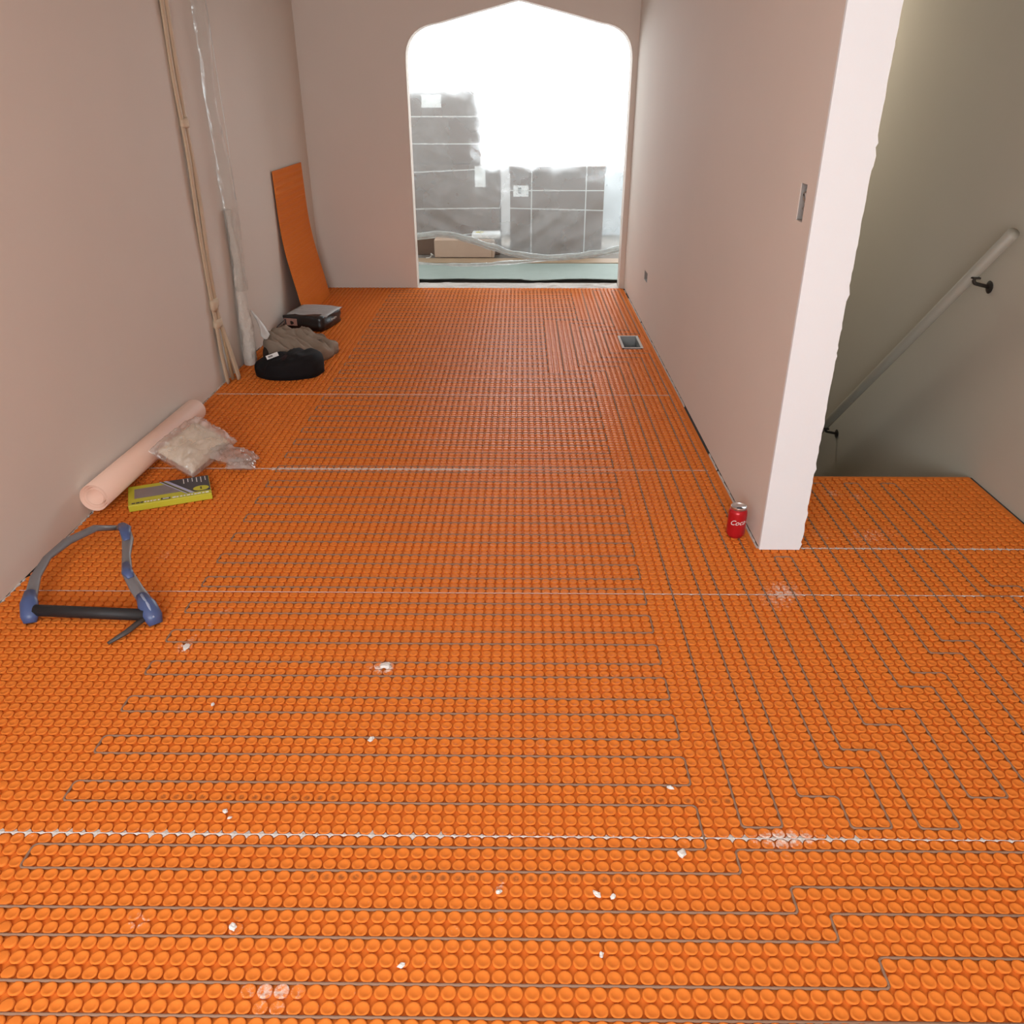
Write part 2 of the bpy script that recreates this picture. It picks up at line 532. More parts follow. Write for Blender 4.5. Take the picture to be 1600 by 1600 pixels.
def stud_field(name, cells, lod, parent):
    """one mesh with a moulded stud at every (c, j)"""
    V, F = TPL[lod]
    cells = np.array(cells, float)
    n = len(cells)
    if n == 0:
        return
    cx = (cells[:, 0] + .9) * P + rng.normal(0, .00018, n)
    cy = (cells[:, 1] + .85) * P + rng.normal(0, .00018, n)
    vv = np.repeat(V[None], n, 0)
    vv[:, :, 0] += cx[:, None]
    vv[:, :, 1] += cy[:, None]
    vv[:, :, 2] += rng.normal(0, .00012, n)[:, None]
    ff = F[None] + (np.arange(n) * len(V))[:, None, None]
    vv = vv.reshape(-1, 3)
    ff = ff.reshape(-1, 3)
    me = bpy.data.meshes.new(name)
    me.vertices.add(len(vv)); me.vertices.foreach_set('co', vv.astype(np.float32).ravel())
    me.loops.add(ff.size); me.loops.foreach_set('vertex_index', ff.astype(np.int32).ravel())
    me.polygons.add(len(ff))
    me.polygons.foreach_set('loop_start', (np.arange(len(ff)) * 3).astype(np.int32))
    me.polygons.foreach_set('use_smooth', np.ones(len(ff), bool))
    at = me.attributes.new('dust', 'FLOAT', 'POINT')
    at.data.foreach_set('value', dust_at(vv[:, 0], vv[:, 1]).astype(np.float32))
    if lod == 0:
        ink = np.zeros((n, len(V)), np.float32)
        for i, (c, j) in enumerate(cells.astype(int)):
            s = inked(c, j, 0)
            if s:
                ink[i, -15:] = s * np.clip(rng.normal(.75, .3, 15), 0, 1)
        ai = me.attributes.new('ink', 'FLOAT', 'POINT')
        ai.data.foreach_set('value', ink.ravel())
    me.update(calc_edges=True)
    me.validate()
    me.materials.append(ORANGE)
    o = bpy.data.objects.new(name, me)
    COL.objects.link(o)
    o.parent = parent
    o['kind'] = 'stuff'
    return o

def single_stud_mesh(dust, ink):
    V, F = TPL[0]
    me = bpy.data.meshes.new('stud')
    me.from_pydata([tuple(v) for v in V], [], [tuple(int(i) for i in f) for f in F])
    for p in me.polygons:
        p.use_smooth = True
    at = me.attributes.new('dust', 'FLOAT', 'POINT')
    at.data.foreach_set('value', np.full(len(V), dust, np.float32))
    me.materials.append(ORANGE)
    return me
STUDS = [single_stud_mesh(d, 0) for d in (0.0, .2, .45, .75)]

CMIN = math.ceil((XL + .006 - .0134) / P - .9 + .5)
CMAX_C = math.floor((XR - .005 - .0138) / P - .9)      # last column before the corridor's right wall
CMAX_F = math.floor((XO - .012 - .0134) / P - .9)
CMIN_L = math.ceil((XS + .008 + .0134) / P - .9)

def in_vent(c, j):
    x, y = (c + .9) * P, (j + .85) * P
    return VENT[0] - .02 < x < VENT[1] + .02 and VENT[2] - .02 < y < VENT[3] + .02

SHEETS = [  # near gap line, far gap line, corridor only?
    (14, 41, False), (41, 73, False), (73, 105, 'L'), (105, 137, True), (137, 169, True), (169, 201, True), (201, 225, True)]
single = []
for k, (j0, j1, corr) in enumerate(SHEETS):
    y0 = -1.67 if k == 0 else gy(j0) + .0008
    y1 = gy(j1) - .0008 if k < 6 else YB - .006
    xl, xc = XL + .006, XR - .005
    mb = MB()
    conv = lambda u, w, t: (u, w, t)
    if corr == 'L':
        mb.cells([xl, xc, XO - .012], [y0, y1, gy(83) - .001], [(xc, 9, gy(83) - .001, 99)], conv, -.0103, -.0078)
    elif corr:
        mb.cells([xl, xc, VENT[0] - .003, VENT[1] + .003], [y0, y1, max(y0, min(y1, VENT[2] - .003)), max(y0, min(y1, VENT[3] + .003))],
                 [(VENT[0] - .003, VENT[1] + .003, VENT[2] - .003, VENT[3] + .003)], conv, -.0103, -.0078)
    else:
        mb.cells([xl, XO - .012], [y0, y1], [], conv, -.0103, -.0078)
    sheet = mb.build('membrane_sheet', ORANGE, floor)
    lods = {0: [], 1: [], 2: []}
    for j in range(j0, j1):
        for c in range(CMIN, CMAX_F + 1):
            if c > CMAX_C and (corr is True or (corr == 'L' and j >= 83)):
                continue
            if in_vent(c, j) or (j + .85) * P > YB - .02:
                continue
            x, y = (c + .9) * P, (j + .85) * P
            if k == 0 and 27 <= j <= 32 and abs(x + .01) < .74 and len(single) < 300:
                single.append((c, j, sheet))
                continue
            edge = abs(x) > .35 + y * .62
            if j < 62:
                lod = 2 if edge else 0
            elif j < 112:
                lod = 2 if edge else 1
            else:
                lod = 2
            lods[lod].append((c, j))
    for l in lods:
        stud_field('stud_field', lods[l], l, sheet)
for c, j, sheet in single:
    x, y = (c + .9) * P, (j + .85) * P
    d = float(dust_at(np.array([x]), np.array([y]))[0])
    me = STUDS[0 if d < .1 else 1 if d < .32 else 2 if d < .6 else 3]
    o = bpy.data.objects.new('stud', me)
    COL.objects.link(o)
    o.parent = sheet
    o.location = (x, y, 0)
    o.rotation_euler.z = random.random() * 6.28
# landing sheet beside the wall end
land = MB().cells([XS + .006, XO - .012], [gy(83) + .0005, YS], [], lambda u, w, t: (u, w, t), -.0103, -.0078).build('membrane_sheet', ORANGE, floor)
stud_field('stud_field', [(c, j) for j in range(83, 103) for c in range(CMIN_L, CMAX_F + 1)], 1, land)

# mortar squeezed up through the joints between the sheets
def seam(j, c0, c1, amp, zz=-.0004):
    vs, fs = [], []
    pts = []
    for c in range(c0, c1):
        a = amp(gx(c)) * random.uniform(.45, 1.15)
        x = gx(c)
        pts += [(x - .0085, .0011 * a), (x - .004, .0045 * a), (x + random.uniform(-.001, .001), .0098 * min(a, 1.15)), (x + .004, .0045 * a), (x + .0085, .0011 * a)]
    y = gy(j)
    for x, w in pts:
        s = random.uniform(.75, 1.2)
        o = random.uniform(-.0006, .0006)
        vs += [(x, y - w * s + o, zz - .001), (x, y + o, zz + .0007), (x, y + w / s + o, zz - .001)]
    for i in range(len(pts) - 1):
        a = i * 3
        fs += [(a, a + 3, a + 4, a + 1), (a + 1, a + 4, a + 5, a + 2)]
    o = MB().add(vs, fs).build('seam_mortar', MORTAR, floor, fix=False)
    o['kind'] = 'stuff'
seam(41, -54, 62, lambda x: 1.15 if x < -.15 or .45 < x < .75 else .6)
seam(73, -54, 62, lambda x: .13 if x < .4 else .55)
seam(105, -54, 27, lambda x: .8 if -1.1 < x < -.15 else .25)
seam(137, -54, 27, lambda x: .6 if x < -.5 else .12)
seam(83, 33, 62, lambda x: .95)

# broken bead of mortar in the gap along both walls
for xa, xb, ya, yb in ((XR - .0048, XR + .0005, YE, YB - .02), (XL - .0005, XL + .0055, .6, YB - .02)):
    mb = MB()
    y = ya
    while y < yb:
        L = random.uniform(.04, .35)
        if random.random() < .62:
            k0 = y
            while k0 < min(y + L, yb):
                k1 = k0 + random.uniform(.012, .03)
                mb.box(xa, xb, k0, min(k1, yb), -.0100, random.uniform(-.004, .0012))
                k0 = k1
        y += L
    mb.build('edge_mortar', MORTAR, floor)['kind'] = 'stuff'

# ------------------------------------------------------------------ heating cables
ZCAB = -.0019
def cable(name, cj, label):
    pts = [(gx(c), gy(j), ZCAB) for c, j in cj]
    o = MB().tube(fillet(pts), 0.0029, 8).build(name, CABLE, smooth=True, fix=False)
    return tag(o, label, 'cable', 'heating cables in the membrane')
# serpentine: pairs of rows closed on the left, rows closed on the right
path = []
cols = [16, 19, 21, 24, 26]
pairs = [(44, 46)] + [(a, a + 2) for a in range(49, 222, 5)]
path = [(58, 37), (58, 40), (15, 40), (15, 38), (-35, 38), (-35, 40), (13, 40)]
def right_end(j):
    return 5 if 151 <= j <= 190 else 13
for i, (a, b) in enumerate(pairs):
    # arrive from the previous pair at the right end, run left on a, U, run right on b
    prev = path[-1]
    e = right_end(a) if i else 13
    pe = prev[0]
    ee = min(e, pe) if i else 13
    if pe != ee:
        path[-1] = (ee, prev[1])
    path.append((ee, a))
    path += [(-35, a), (-35, b)]
    nxt = right_end(pairs[i + 1][0]) if i + 1 < len(pairs) else 13
    path.append((min(right_end(b), nxt) if True else 13, b))
cable('heating_cable', path, 'long grey heating cable zigzagging across the orange membrane in rows')
near = [(58, 35), (20, 35), (20, 33), (-35, 33), (-35, 35), (18, 35), (18, 37), (57, 37)]
cable('heating_cable', near, 'grey heating cable stepping sideways twice just nearer than the dusty joint')
near2 = [(58, 28), (-35, 28), (-35, 30), (22, 30), (22, 32), (58, 32)]
cable('heating_cable', near2, 'grey heating cable in the nearest rows of studs at the photo foot')
# runs along the right wall, pushed sideways around the floor vent
def run(k):
    c = cols[k]
    ja, jb = 151 + 3 * k, 190 - 3 * k
    return [(c, ja), (c - 8, ja), (c - 8, jb), (c, jb)]
top = 222
rp = [(16, top)] + run(0)[::-1] + [(16, 42), (19, 42)] + run(1) + [(19, top), (21, top)] + run(2)[::-1] + [(21, 45), (24, 45), (24, 42), (27, 42), (27, 48), (24, 48)]
rp += run(3) + [(24, top), (26, top)] + run(4)[::-1] + [(26, 50), (29, 50)]
c, jb = 29, 50
for i, tp in enumerate((81, 101, 101, 101, 101)):
    b = 42 if i == 0 else 45
    rp += [(c, b), (c + 3, b), (c + 3, jb + 3), (c, jb + 3), (c, tp), (c + 2, tp), (c + 2, jb + 5), (c + 5, jb + 5)]
    c, jb = c + 5, jb + 5
rp.append((c, 46))
cable('heating_cable', rp, 'grey heating cable in long straight runs along the right wall and past its end')

# ------------------------------------------------------------------ floor vent and wall boxes
METAL = mat('galvanised_metal', (0.42, 0.43, 0.42), 0.45, metal=0.6, var=0.3, vscale=25)
x0, x1, y0, y1 = VENT
fv_ = thing('floor_vent', 'open metal duct hole in the floor near the right wall', 'vent', ((x0 + x1) / 2, (y0 + y1) / 2, -0.0085))
hx, hy = (x1 - x0) / 2 - .0015, (y1 - y0) / 2 - .0015
mb = MB()
mb.box(-hx, -hx + .004, -hy, hy, -.13, .010); mb.box(hx - .004, hx, -hy, hy, -.13, .010)
mb.box(-hx, hx, -hy, -hy + .004, -.13, .010); mb.box(-hx, hx, hy - .004, hy, -.13, .010)
mb.build('duct_wall', METAL, fv_)
MB().box(-hx, hx, -hy, hy, -.135, -.130).build('duct_bottom', METAL, fv_)
mb = MB()
mb.cells([-hx - .012, hx + .012, -hx + .003, hx - .003], [-hy - .012, hy + .012, -hy + .003, hy - .003], [(-hx + .003, hx - .003, -hy + .003, hy - .003)],
         lambda u, w, t: (u, w, t), .0095, .0105)
mb.build('flange', MORTAR, fv_)

BOXM = mat('grey_wall_box', (0.38, 0.35, 0.32), 0.7, var=0.4, vscale=50)
def wall_box(rect, label, wires):
    u0, u1, w0, w1 = rect
    t = thing('wall_box', label, 'wall box', (XR, (u0 + u1) / 2, w0))
    a, h = (u1 - u0) / 2 - .001, w1 - w0 - .001
    d = .047
    mb = MB().box(d, d + .002, -a, a, .001, h)
    mb.box(.002, d, -a, -a + .002, .001, h).box(.002, d, a - .002, a, .001, h).box(.002, d, -a, a, .001, .003).box(.002, d, -a, a, h - .002, h)
    mb.build('shell', BOXM, t)
    if wires:
        for k in range(4):
            pts = [(.04, random.uniform(-.6, .6) * a, h * .9)]
            for q in range(6):
                pts.append((random.uniform(.006, .03), random.uniform(-.7, .7) * a, h * (.85 - .13 * q)))
            MB().tube(pts, .0028, 6).build('wire', mat('wire_sheath', [(.55, .5, .42), (.1, .09, .09), (.5, .48, .45), (.3, .22, .16)][k], .5), t, smooth=True)
wall_box(SW, 'open switch box with stuffed wires high on the right wall', True)
wall_box(OUT, 'small dark outlet cutout low on the right wall near the arch', False)

# ------------------------------------------------------------------ handrail in the stairwell
RAIL = mat('painted_rail', (0.36, 0.34, 0.28), 0.45)
IRON = mat('dark_bracket', (0.03, 0.025, 0.02), 0.5)
hr = thing('handrail', 'olive handrail sloping down the stairwell wall on a dark bracket', 'handrail', (XO, 4.53, -.31))
dz = -.932
def railp(y): return (-.080, y - 4.53, (y - 4.53) * dz)
MB().tube([railp(3.16), railp(4.53), railp(5.6)], .023, 14).build('rail', RAIL, hr, smooth=True)
for yb in (3.35, 4.55):
    p = Vector(railp(yb))
    b = MB().tube(fillet([p + Vector((0, 0, -.016)), p + Vector((.006, .004, -.045)), p + Vector((.078, .01, -.062))], .02, 4), .0075, 8).build('bracket', IRON, hr, smooth=True)
    MB().box(p.x - .014, p.x + .014, p.y - .028, p.y + .028, p.z - .024, p.z - .017).build('saddle', IRON, b)
    pl = MB().lathe([(.024, 0), (.026, .003), (.016, .007)], 16).build('plate', IRON, b)
    pl.rotation_euler = (0, math.radians(-90), 0)
    pl.location = (-.001, p.y + .01, p.z - .062)

# ------------------------------------------------------------------ wires and wrapped pipe on the left wall
CREAM = mat('cream_sheath', sl(206, 182, 152), 0.7, var=0.18, vscale=18, bump=.3, bscale=60)
TAPE = mat('masking_tape', sl(214, 192, 164), 0.8, var=0.15, vscale=40, bump=.5, bscale=90)
wz = thing('wire_bundle', 'cream taped wires hanging down the left wall to the floor', 'wires', (XL, 4.33, 0))
def wob(z, ph, a=.006): return a * math.sin(z * 5.1 + ph) + a * .6 * math.sin(z * 11.3 + ph * 2)
ZT = 2.43
for q, (dy, ph) in enumerate(((-.030, .3), (.024, 1.4))):
    pts = []
    z = ZT
    while z > .335:
        pts.append((.012 + .004 * math.sin(z * 7 + ph), dy + wob(z, ph) * .8, z)); z -= .05
    if q == 0:
        pts += [(.018, dy - .008, .30), (.020, dy - .01, .16), (.026, dy - .004, .02), (.030, dy, .001)]
    else:
        pts += [(.024, dy - .006, .30), (.045, dy + .008, .16), (.064, dy + .016, .02), (.066, dy + .016, .001)]
    MB().tube(pts, .020 if q == 0 else .022, 8, flat=.42, up=(1, 0, 0)).build('wire', CREAM, wz, smooth=True)
MB().tube([(.03, -.012, .30), (.036, -.004, .16), (.045, .006, .012)], [.006, .014, .018], 8, flat=.5, up=(1, 0, 0)).build('wire', mat('tan_sheath', sl(176, 148, 112), .7), wz, smooth=True)
for z0, rr in ((1.295, .045), (.43, .052), (.325, .054)):
    pts = [(.014, -.004 + random.uniform(-.004, .004), z0 + d) for d in (-.02, -.008, .006, .022)]
    MB().tube(pts, [rr * .9, rr, rr * .97, rr * .85], 10, flat=.38, up=(1, 0, 0)).build('tape_wrap', TAPE, wz, smooth=True)

WRAP = mat('white_pipe_wrap', (0.70, 0.64, 0.565), 0.8, var=.16, vscale=20, bump=.8, bscale=45, bdist=.012)
FILM = film_mat('thin_clear_film', (0.72, 0.64, 0.56), .17, rough=.2, gloss=.4, bump=.7, bscale=30, trans=.4)
pz = thing('wrapped_pipe', 'white pipe loosely wrapped in clear plastic beside the cream wires', 'pipe', (XL + .046, 4.66, 0))
def crumple(zs, rf, seed, n=20, amp=.16):
    vs, fs = [], []
    for i, z in enumerate(zs):
        r = rf(z)
        cx = max(0, r - .043) - (.043 - r if r < .043 else 0)
        cy = .055 * min(1.0, max(0, (z - .1) / .5)) + .02 * math.sin(z * 3.3) * min(1, z)
        for k in range(n):
            a = 2 * math.pi * k / n
            nz = noise.noise(Vector((math.cos(a) * 1.6, math.sin(a) * 1.6, z * 9 + seed)))
            nz += .6 * noise.noise(Vector((math.cos(a) * 4, math.sin(a) * 4, z * 30 + seed)))
            rr = r * (1 + amp * nz)
            vs.append((cx + min(rr, r * 1.15) * math.cos(a) * .9, cy + rr * math.sin(a), z))
    for i in range(len(zs) - 1):
        for k in range(n):
            k2 = (k + 1) % n
            fs.append((i * n + k, i * n + k2, (i + 1) * n + k2, (i + 1) * n + k))
    return MB().add(vs, fs)
def rlow(z):
    ks = [(0, .040), (.10, .043), (.22, .043), (.34, .036), (.40, .032), (.55, .030), (.72, .024), (.9, .020)]
    for (a, ra), (b, rb) in zip(ks, ks[1:]):
        if z <= b: return ra + (rb - ra) * (z - a) / (b - a)
    return .020
crumple([i * .012 for i in range(0, 72)], rlow, 3.0, amp=.30).build('pipe_sleeve', WRAP, pz, smooth=True)
crumple([.42 + i * .02 for i in range(0, 100)], lambda z: .040 - .006 * min(1, max(0, z - .5)) + .004 * math.sin(z * 8), 8.0, amp=.30).build('clear_film', FILM, pz, smooth=True)
MB().tube([(.02, .07, 2.42), (.024, .075, 1.7), (.026, .088, 1.2), (.024, .085, .9)], .0022, 6).build('film_edge', STRAP, pz, smooth=True)
# loose end of the wrap falling onto the clothing
pts = [(.03, .05, .30), (.055, .06, .25), (.075, .07, .20), (.09, .06, .155), (.10, .03, .14)]
MB().tube(pts, [.016, .026, .032, .028, .010], 10, flat=.35, up=(0, 0, 1)).build('wrap_end', mat('torn_plastic', (.60, .57, .53), .4, bump=.8, bscale=60), pz, smooth=True)

# ------------------------------------------------------------------ leaning strip of membrane
bd = thing('membrane_offcut', 'tall orange membrane strip leaning against the left wall in the corner', 'membrane', (XL, 6.1, 0))
prof = [(.118, .002), (.108, .06), (.088, .17), (.066, .28), (.043, .40), (.026, .53), (.018, .66), (.015, .80), (.012, .965)]
def bpoint(s):
    t = s * (len(prof) - 1)
    i = min(int(t), len(prof) - 2)
    q = t - i
    p0 = prof[max(i - 1, 0)]; p1 = prof[i]; p2 = prof[i + 1]; p3 = prof[min(i + 2, len(prof) - 1)]
    def cr(a, b, c_, d): return .5 * ((2 * b) + (-a + c_) * q + (2 * a - 5 * b + 4 * c_ - d) * q * q + (-a + 3 * b - 3 * c_ + d) * q ** 3)
    return cr(p0[0], p1[0], p2[0], p3[0]), cr(p0[1], p1[1], p2[1], p3[1])
vs, fs = [], []
N = 32
for i in range(N + 1):
    x, z = bpoint(i / N)
    x2, z2 = bpoint(min(1, i / N + .01)); x1, z1 = bpoint(max(0, i / N - .01))
    tx, tz = x2 - x1, z2 - z1
    L = math.hypot(tx, tz)
    nx, nz = tz / L, -tx / L
    tw = .012 * (1 - i / N)
    for d in (-.003, .003):
        for y in (-.385, .385):
            vs.append((max(x + nx * d + (tw if y > 0 else 0), .0015), y + .01 * (i / N), max(z + nz * d, .0005)))
for i in range(N):
    a, b = i * 4, i * 4 + 4
    fs += [(a, a + 1, b + 1, b), (a + 3, a + 2, b + 2, b + 3), (a, b, b + 2, a + 2), (a + 1, a + 3, b + 3, b + 1)]
fs += [(0, 2, 3, 1), (N * 4, N * 4 + 1, N * 4 + 3, N * 4 + 2)]
MB().add(vs, fs).build('strip', ORANGE, bd, smooth=False)
vs, fs = [], []
rows = 31
for i in range(rows):
    s = (i + .7) / (rows + .4)
    x, z = bpoint(s)
    x2, z2 = bpoint(s + .01)
    tx, tz = x2 - x, z2 - z
    L = math.hypot(tx, tz); tx /= L; tz /= L
    nx, nz = tz, -tx
    tw = .012 * (1 - s)
    for q in range(25):
        y = -.36 + q * .03 + .01 * s
        X = x + tw * (y + .385) / .77
        k0 = len(vs)
        for r, hgt in ((.0132, .003), (.0115, .0052)):
            for e in range(6):
                an = math.pi * 2 * e / 6
                vs.append((X + tx * r * math.cos(an) + nx * hgt, y + r * math.sin(an), z + tz * r * math.cos(an) + nz * hgt))
        for e in range(6):
            e2 = (e + 1) % 6
            fs.append((k0 + e, k0 + e2, k0 + 6 + e2, k0 + 6 + e))
        fs.append(tuple(k0 + 6 + e for e in range(6)))
sf = MB().add(vs, fs).build('stud_field', ORANGE, bd, fix=False)
sf['kind'] = 'stuff'

# ------------------------------------------------------------------ packet with paper on top
BLACKPL = mat('black_plastic_wrap', (0.018, 0.016, 0.016), 0.35, var=.3, vscale=15, bump=.5, bscale=18, bdist=.01)
GREYPAP = mat('grey_printed_paper', (0.46, 0.45, 0.44), 0.55, col2=(.36, .36, .36), vscale=16, bump=.3, bscale=12, bdist=.01)
pk = thing('black_packet', 'black plastic packet topped with a grey paper sheet in the corner', 'packet', (-1.425, 5.535, 0), math.radians(-13))
def soft_block(hx, hy, h, seed, nx=16, ny=14, nz=7, puff=.012):
    """rounded crumpled block"""
    bm_ = bmesh.new()
    bmesh.ops.create_cube(bm_, size=2)
    bmesh.ops.subdivide_edges(bm_, edges=bm_.edges, cuts=7, use_grid_fill=True)
    vs_, fs_ = [], []
    for v in bm_.verts:
        p = v.co
        q = Vector((abs(p.x) ** 3, abs(p.y) ** 3, abs(p.z) ** 3))
        sph = p.normalized()
        w = .22
        pp = Vector((p.x * (1 - w) + sph.x * w * 1.2, p.y * (1 - w) + sph.y * w * 1.2, p.z * (1 - w) + sph.z * w * 1.2))
        n_ = noise.noise(Vector((p.x * 1.7 + seed, p.y * 1.7, p.z * 1.7))) + .5 * noise.noise(Vector((p.x * 4 + seed, p.y * 4, p.z * 4)))
        x, y, z = pp.x * hx, pp.y * hy, (pp.z * .5 + .5) * h
        x += n_ * puff * (1 if p.x > 0 else -1) * abs(p.x)
        y += n_ * puff * (1 if p.y > 0 else -1) * abs(p.y)
        z += n_ * puff * max(0, p.z)
        vs_.append((x, y, max(z, .0)))
    bm_.verts.index_update()
    for f in bm_.faces:
        fs_.append(tuple(v.index for v in f.verts))
    bm_.free()
    return MB().add(vs_, fs_)
soft_block(.148, .15, .098, 2.0).build('packet_body', BLACKPL, pk, smooth=True)
vs, fs = [], []
for i in range(13):
    for j in range(11):
        u, w = i / 12 * 2 - 1, j / 10 * 2 - 1
        vs.append((.012 + u * .148, .022 + w * .128, .109 + .006 * noise.noise(Vector((u * 2, w * 2, 5))) - .010 * max(0, -w) ** 2 - .006 * abs(u) ** 3))
for i in range(12):
    for j in range(10):
        a = i * 11 + j
        fs.append((a, a + 11, a + 12, a + 1))
sheet_ = MB().add(vs, fs).build('paper_sheet', GREYPAP, pk, smooth=True, fix=False)
md = sheet_.modifiers.new('thick', 'SOLIDIFY'); md.thickness = .0015
for q in range(9):
    yy = .12 - q * .024
    MB().box(-.10 + .02 * random.random(), .02 + .09 * random.random(), yy, yy + .004, .1165, .1170).build('print_line', mat('pale_print', (.66, .66, .65), .7), sheet_) if q % 2 else None
lb = MB().box(-.128, -.035, -.1565, -.1525, .036, .082).build('label', mat('pinkish_label', sl(196, 160, 146), .6, col2=sl(150, 110, 100), vscale=30), pk)
MB().box(-.124, -.112, -.1578, -.1562, .040, .078).build('barcode', INK, lb)
for q in range(4):
    MB().box(.1545, .1568, -.03 + q * .022, -.018 + q * .022, .052 + .004 * (q % 2), .066 - .003 * (q % 2)).build('print_mark', mat('light_print', (.6, .6, .58), .6), pk)
MB().tube(fillet([(-.14, -.05, .075), (-.155, -.06, .06), (-.176, -.15, .03), (-.186, -.20, .006)], .02, 4), .003, 6).build('drawstring', INK, pk, smooth=True)

# ------------------------------------------------------------------ clothing heap
GREYCL = mat('grey_cloth', sl(156, 140, 124), 0.95, var=.22, vscale=14, bump=.35, bscale=300, bdist=.001, spec=.15)
DARKCL = mat('dark_olive_cloth', sl(58, 48, 42), 0.95, var=.2, vscale=14, spec=.15)
BLACKCL = mat('black_cloth', (0.010, 0.009, 0.010), 0.85, var=.3, vscale=12, bump=.3, bscale=250, bdist=.001, spec=.25)
def heap(radf, hf, fold, seed, nr=26, nt=72, power=2.6, folddir=0.6, freq=3.2):
    vs, fs = [], []
    ca, sa = math.cos(folddir), math.sin(folddir)
    for i in range(nr + 1):
        t = i / nr
        for k in range(nt):
            a = 2 * math.pi * k / nt
            rx, ry = radf(a)
            n0 = noise.noise(Vector((math.cos(a) * 1.5, math.sin(a) * 1.5, seed)))
            e = 1 + .10 * n0 * t
            # let the cloth bulge past its foot a little
            sx = math.sin(t * math.pi * .56) / math.sin(math.pi * .56) if t > 0 else 0
            x, y = math.cos(a) * rx * sx * e, math.sin(a) * ry * sx * e
            h = hf(x, y) * (max(0, 1 - t ** power)) ** .55
            u = x * ca + y * sa
            w = -x * sa + y * ca
            n1 = noise.noise(Vector((u * freq * 9, w * freq * 2.6, seed)))
            rid = 1 - abs(noise.noise(Vector((u * freq * 6 + seed, w * freq * 2.0 + n1 * .6, seed * 2)))) * 2
            h += fold * (rid * .7 + n1 * .6) * min(1, (1 - t) * 4 + .0)
            vs.append((x, y, max(h, 0.0)))
    for i in range(nr):
        for k in range(nt):
            k2 = (k + 1) % nt
            fs.append((i * nt + k, (i + 1) * nt + k, (i + 1) * nt + k2, i * nt + k2))
    fs.append(tuple(nr * nt + k for k in range(nt))[::-1])
    return MB().add(vs, fs)
sh = thing('grey_shirt', 'crumpled grey garment heaped on the floor by the wrapped pipe', 'clothing', (-1.35, 4.83, 0))
heap(lambda a: (.20, .215), lambda x, y: .110 - .24 * x + .02 * y, .040, 4.1, folddir=.9, power=2.2, freq=3.4).build('shirt_body', GREYCL, sh, smooth=True)
cf = heap(lambda a: (.052, .085), lambda x, y: .062, .008, 9.3, nr=14, nt=40, folddir=1.3, freq=5).build('sleeve_cuff', GREYCL, sh, smooth=True)
cf.location = (.172, .075, 0)
MB().box(-.014, .014, -.017, .017, .0, .004).build('cuff_tab', mat('grey_patch', sl(168, 158, 146), .8), cf, bevel=.001).location = (.018, -.02, .058)
dk = heap(lambda a: (.035, .11), lambda x, y: .085, .006, 6.0, nr=12, nt=36, folddir=1.5).build('dark_lining', DARKCL, sh, smooth=True)
dk.location = (-.150, -.06, 0)
bk = thing('black_garment', 'crumpled black garment with a white tag in front of the grey one', 'clothing', (-1.315, 4.475, 0), math.radians(8))
heap(lambda a: (.19, .135), lambda x, y: .112 + .15 * x - .05 * abs(x), .020, 1.7, folddir=2.6, power=2.3, freq=3.4).build('garment_body', BLACKCL, bk, smooth=True)
tg = MB().box(-.034, .034, -.013, .013, 0, .002).build('white_tag', PAPER, bk)
tg.location = (-.078, -.045, .118); tg.rotation_euler = (math.radians(38), math.radians(-14), math.radians(18))
tg2 = MB().box(-.024, .002, -.006, .006, .0021, .0026).build('tag_print', mat('grey_print', (.25, .25, .24), .7), tg)
MB().tube([(-.06, -.09, .06), (-.03, -.075, .095), (.0, -.05, .122)], [.015, .034, .012], 10, flat=.25).build('plum_lining', mat('plum_cloth', (.035, .018, .018), .9, spec=.15), bk, smooth=True)

# ------------------------------------------------------------------ peach roll, plastic bag, boxed trowel
PEACH = mat('peach_sheet', sl(240, 200, 178), 0.6, var=.06, vscale=6)
rl = thing('peach_roll', 'pale peach roll of sheeting lying along the left wall', 'roll', (XL + .0555, 3.05, .0235))
rl.rotation_euler.x = -.0345
R = .0525
vs, fs = [], []
n = 28
MB().tube([(0, -.36, R), (0, .68, R)], R, n, cap=False).build('outer_sheet', PEACH, rl, smooth=True).modifiers.new('thick', 'SOLIDIFY').thickness = .0015
for rr, yo in ((.043, .672), (.033, .675)):
    MB().tube([(0, -.35, R), (0, yo, R)], rr, 20, cap=False).build('inner_wind', PEACH, rl, smooth=True).modifiers.new('thick', 'SOLIDIFY').thickness = .0015

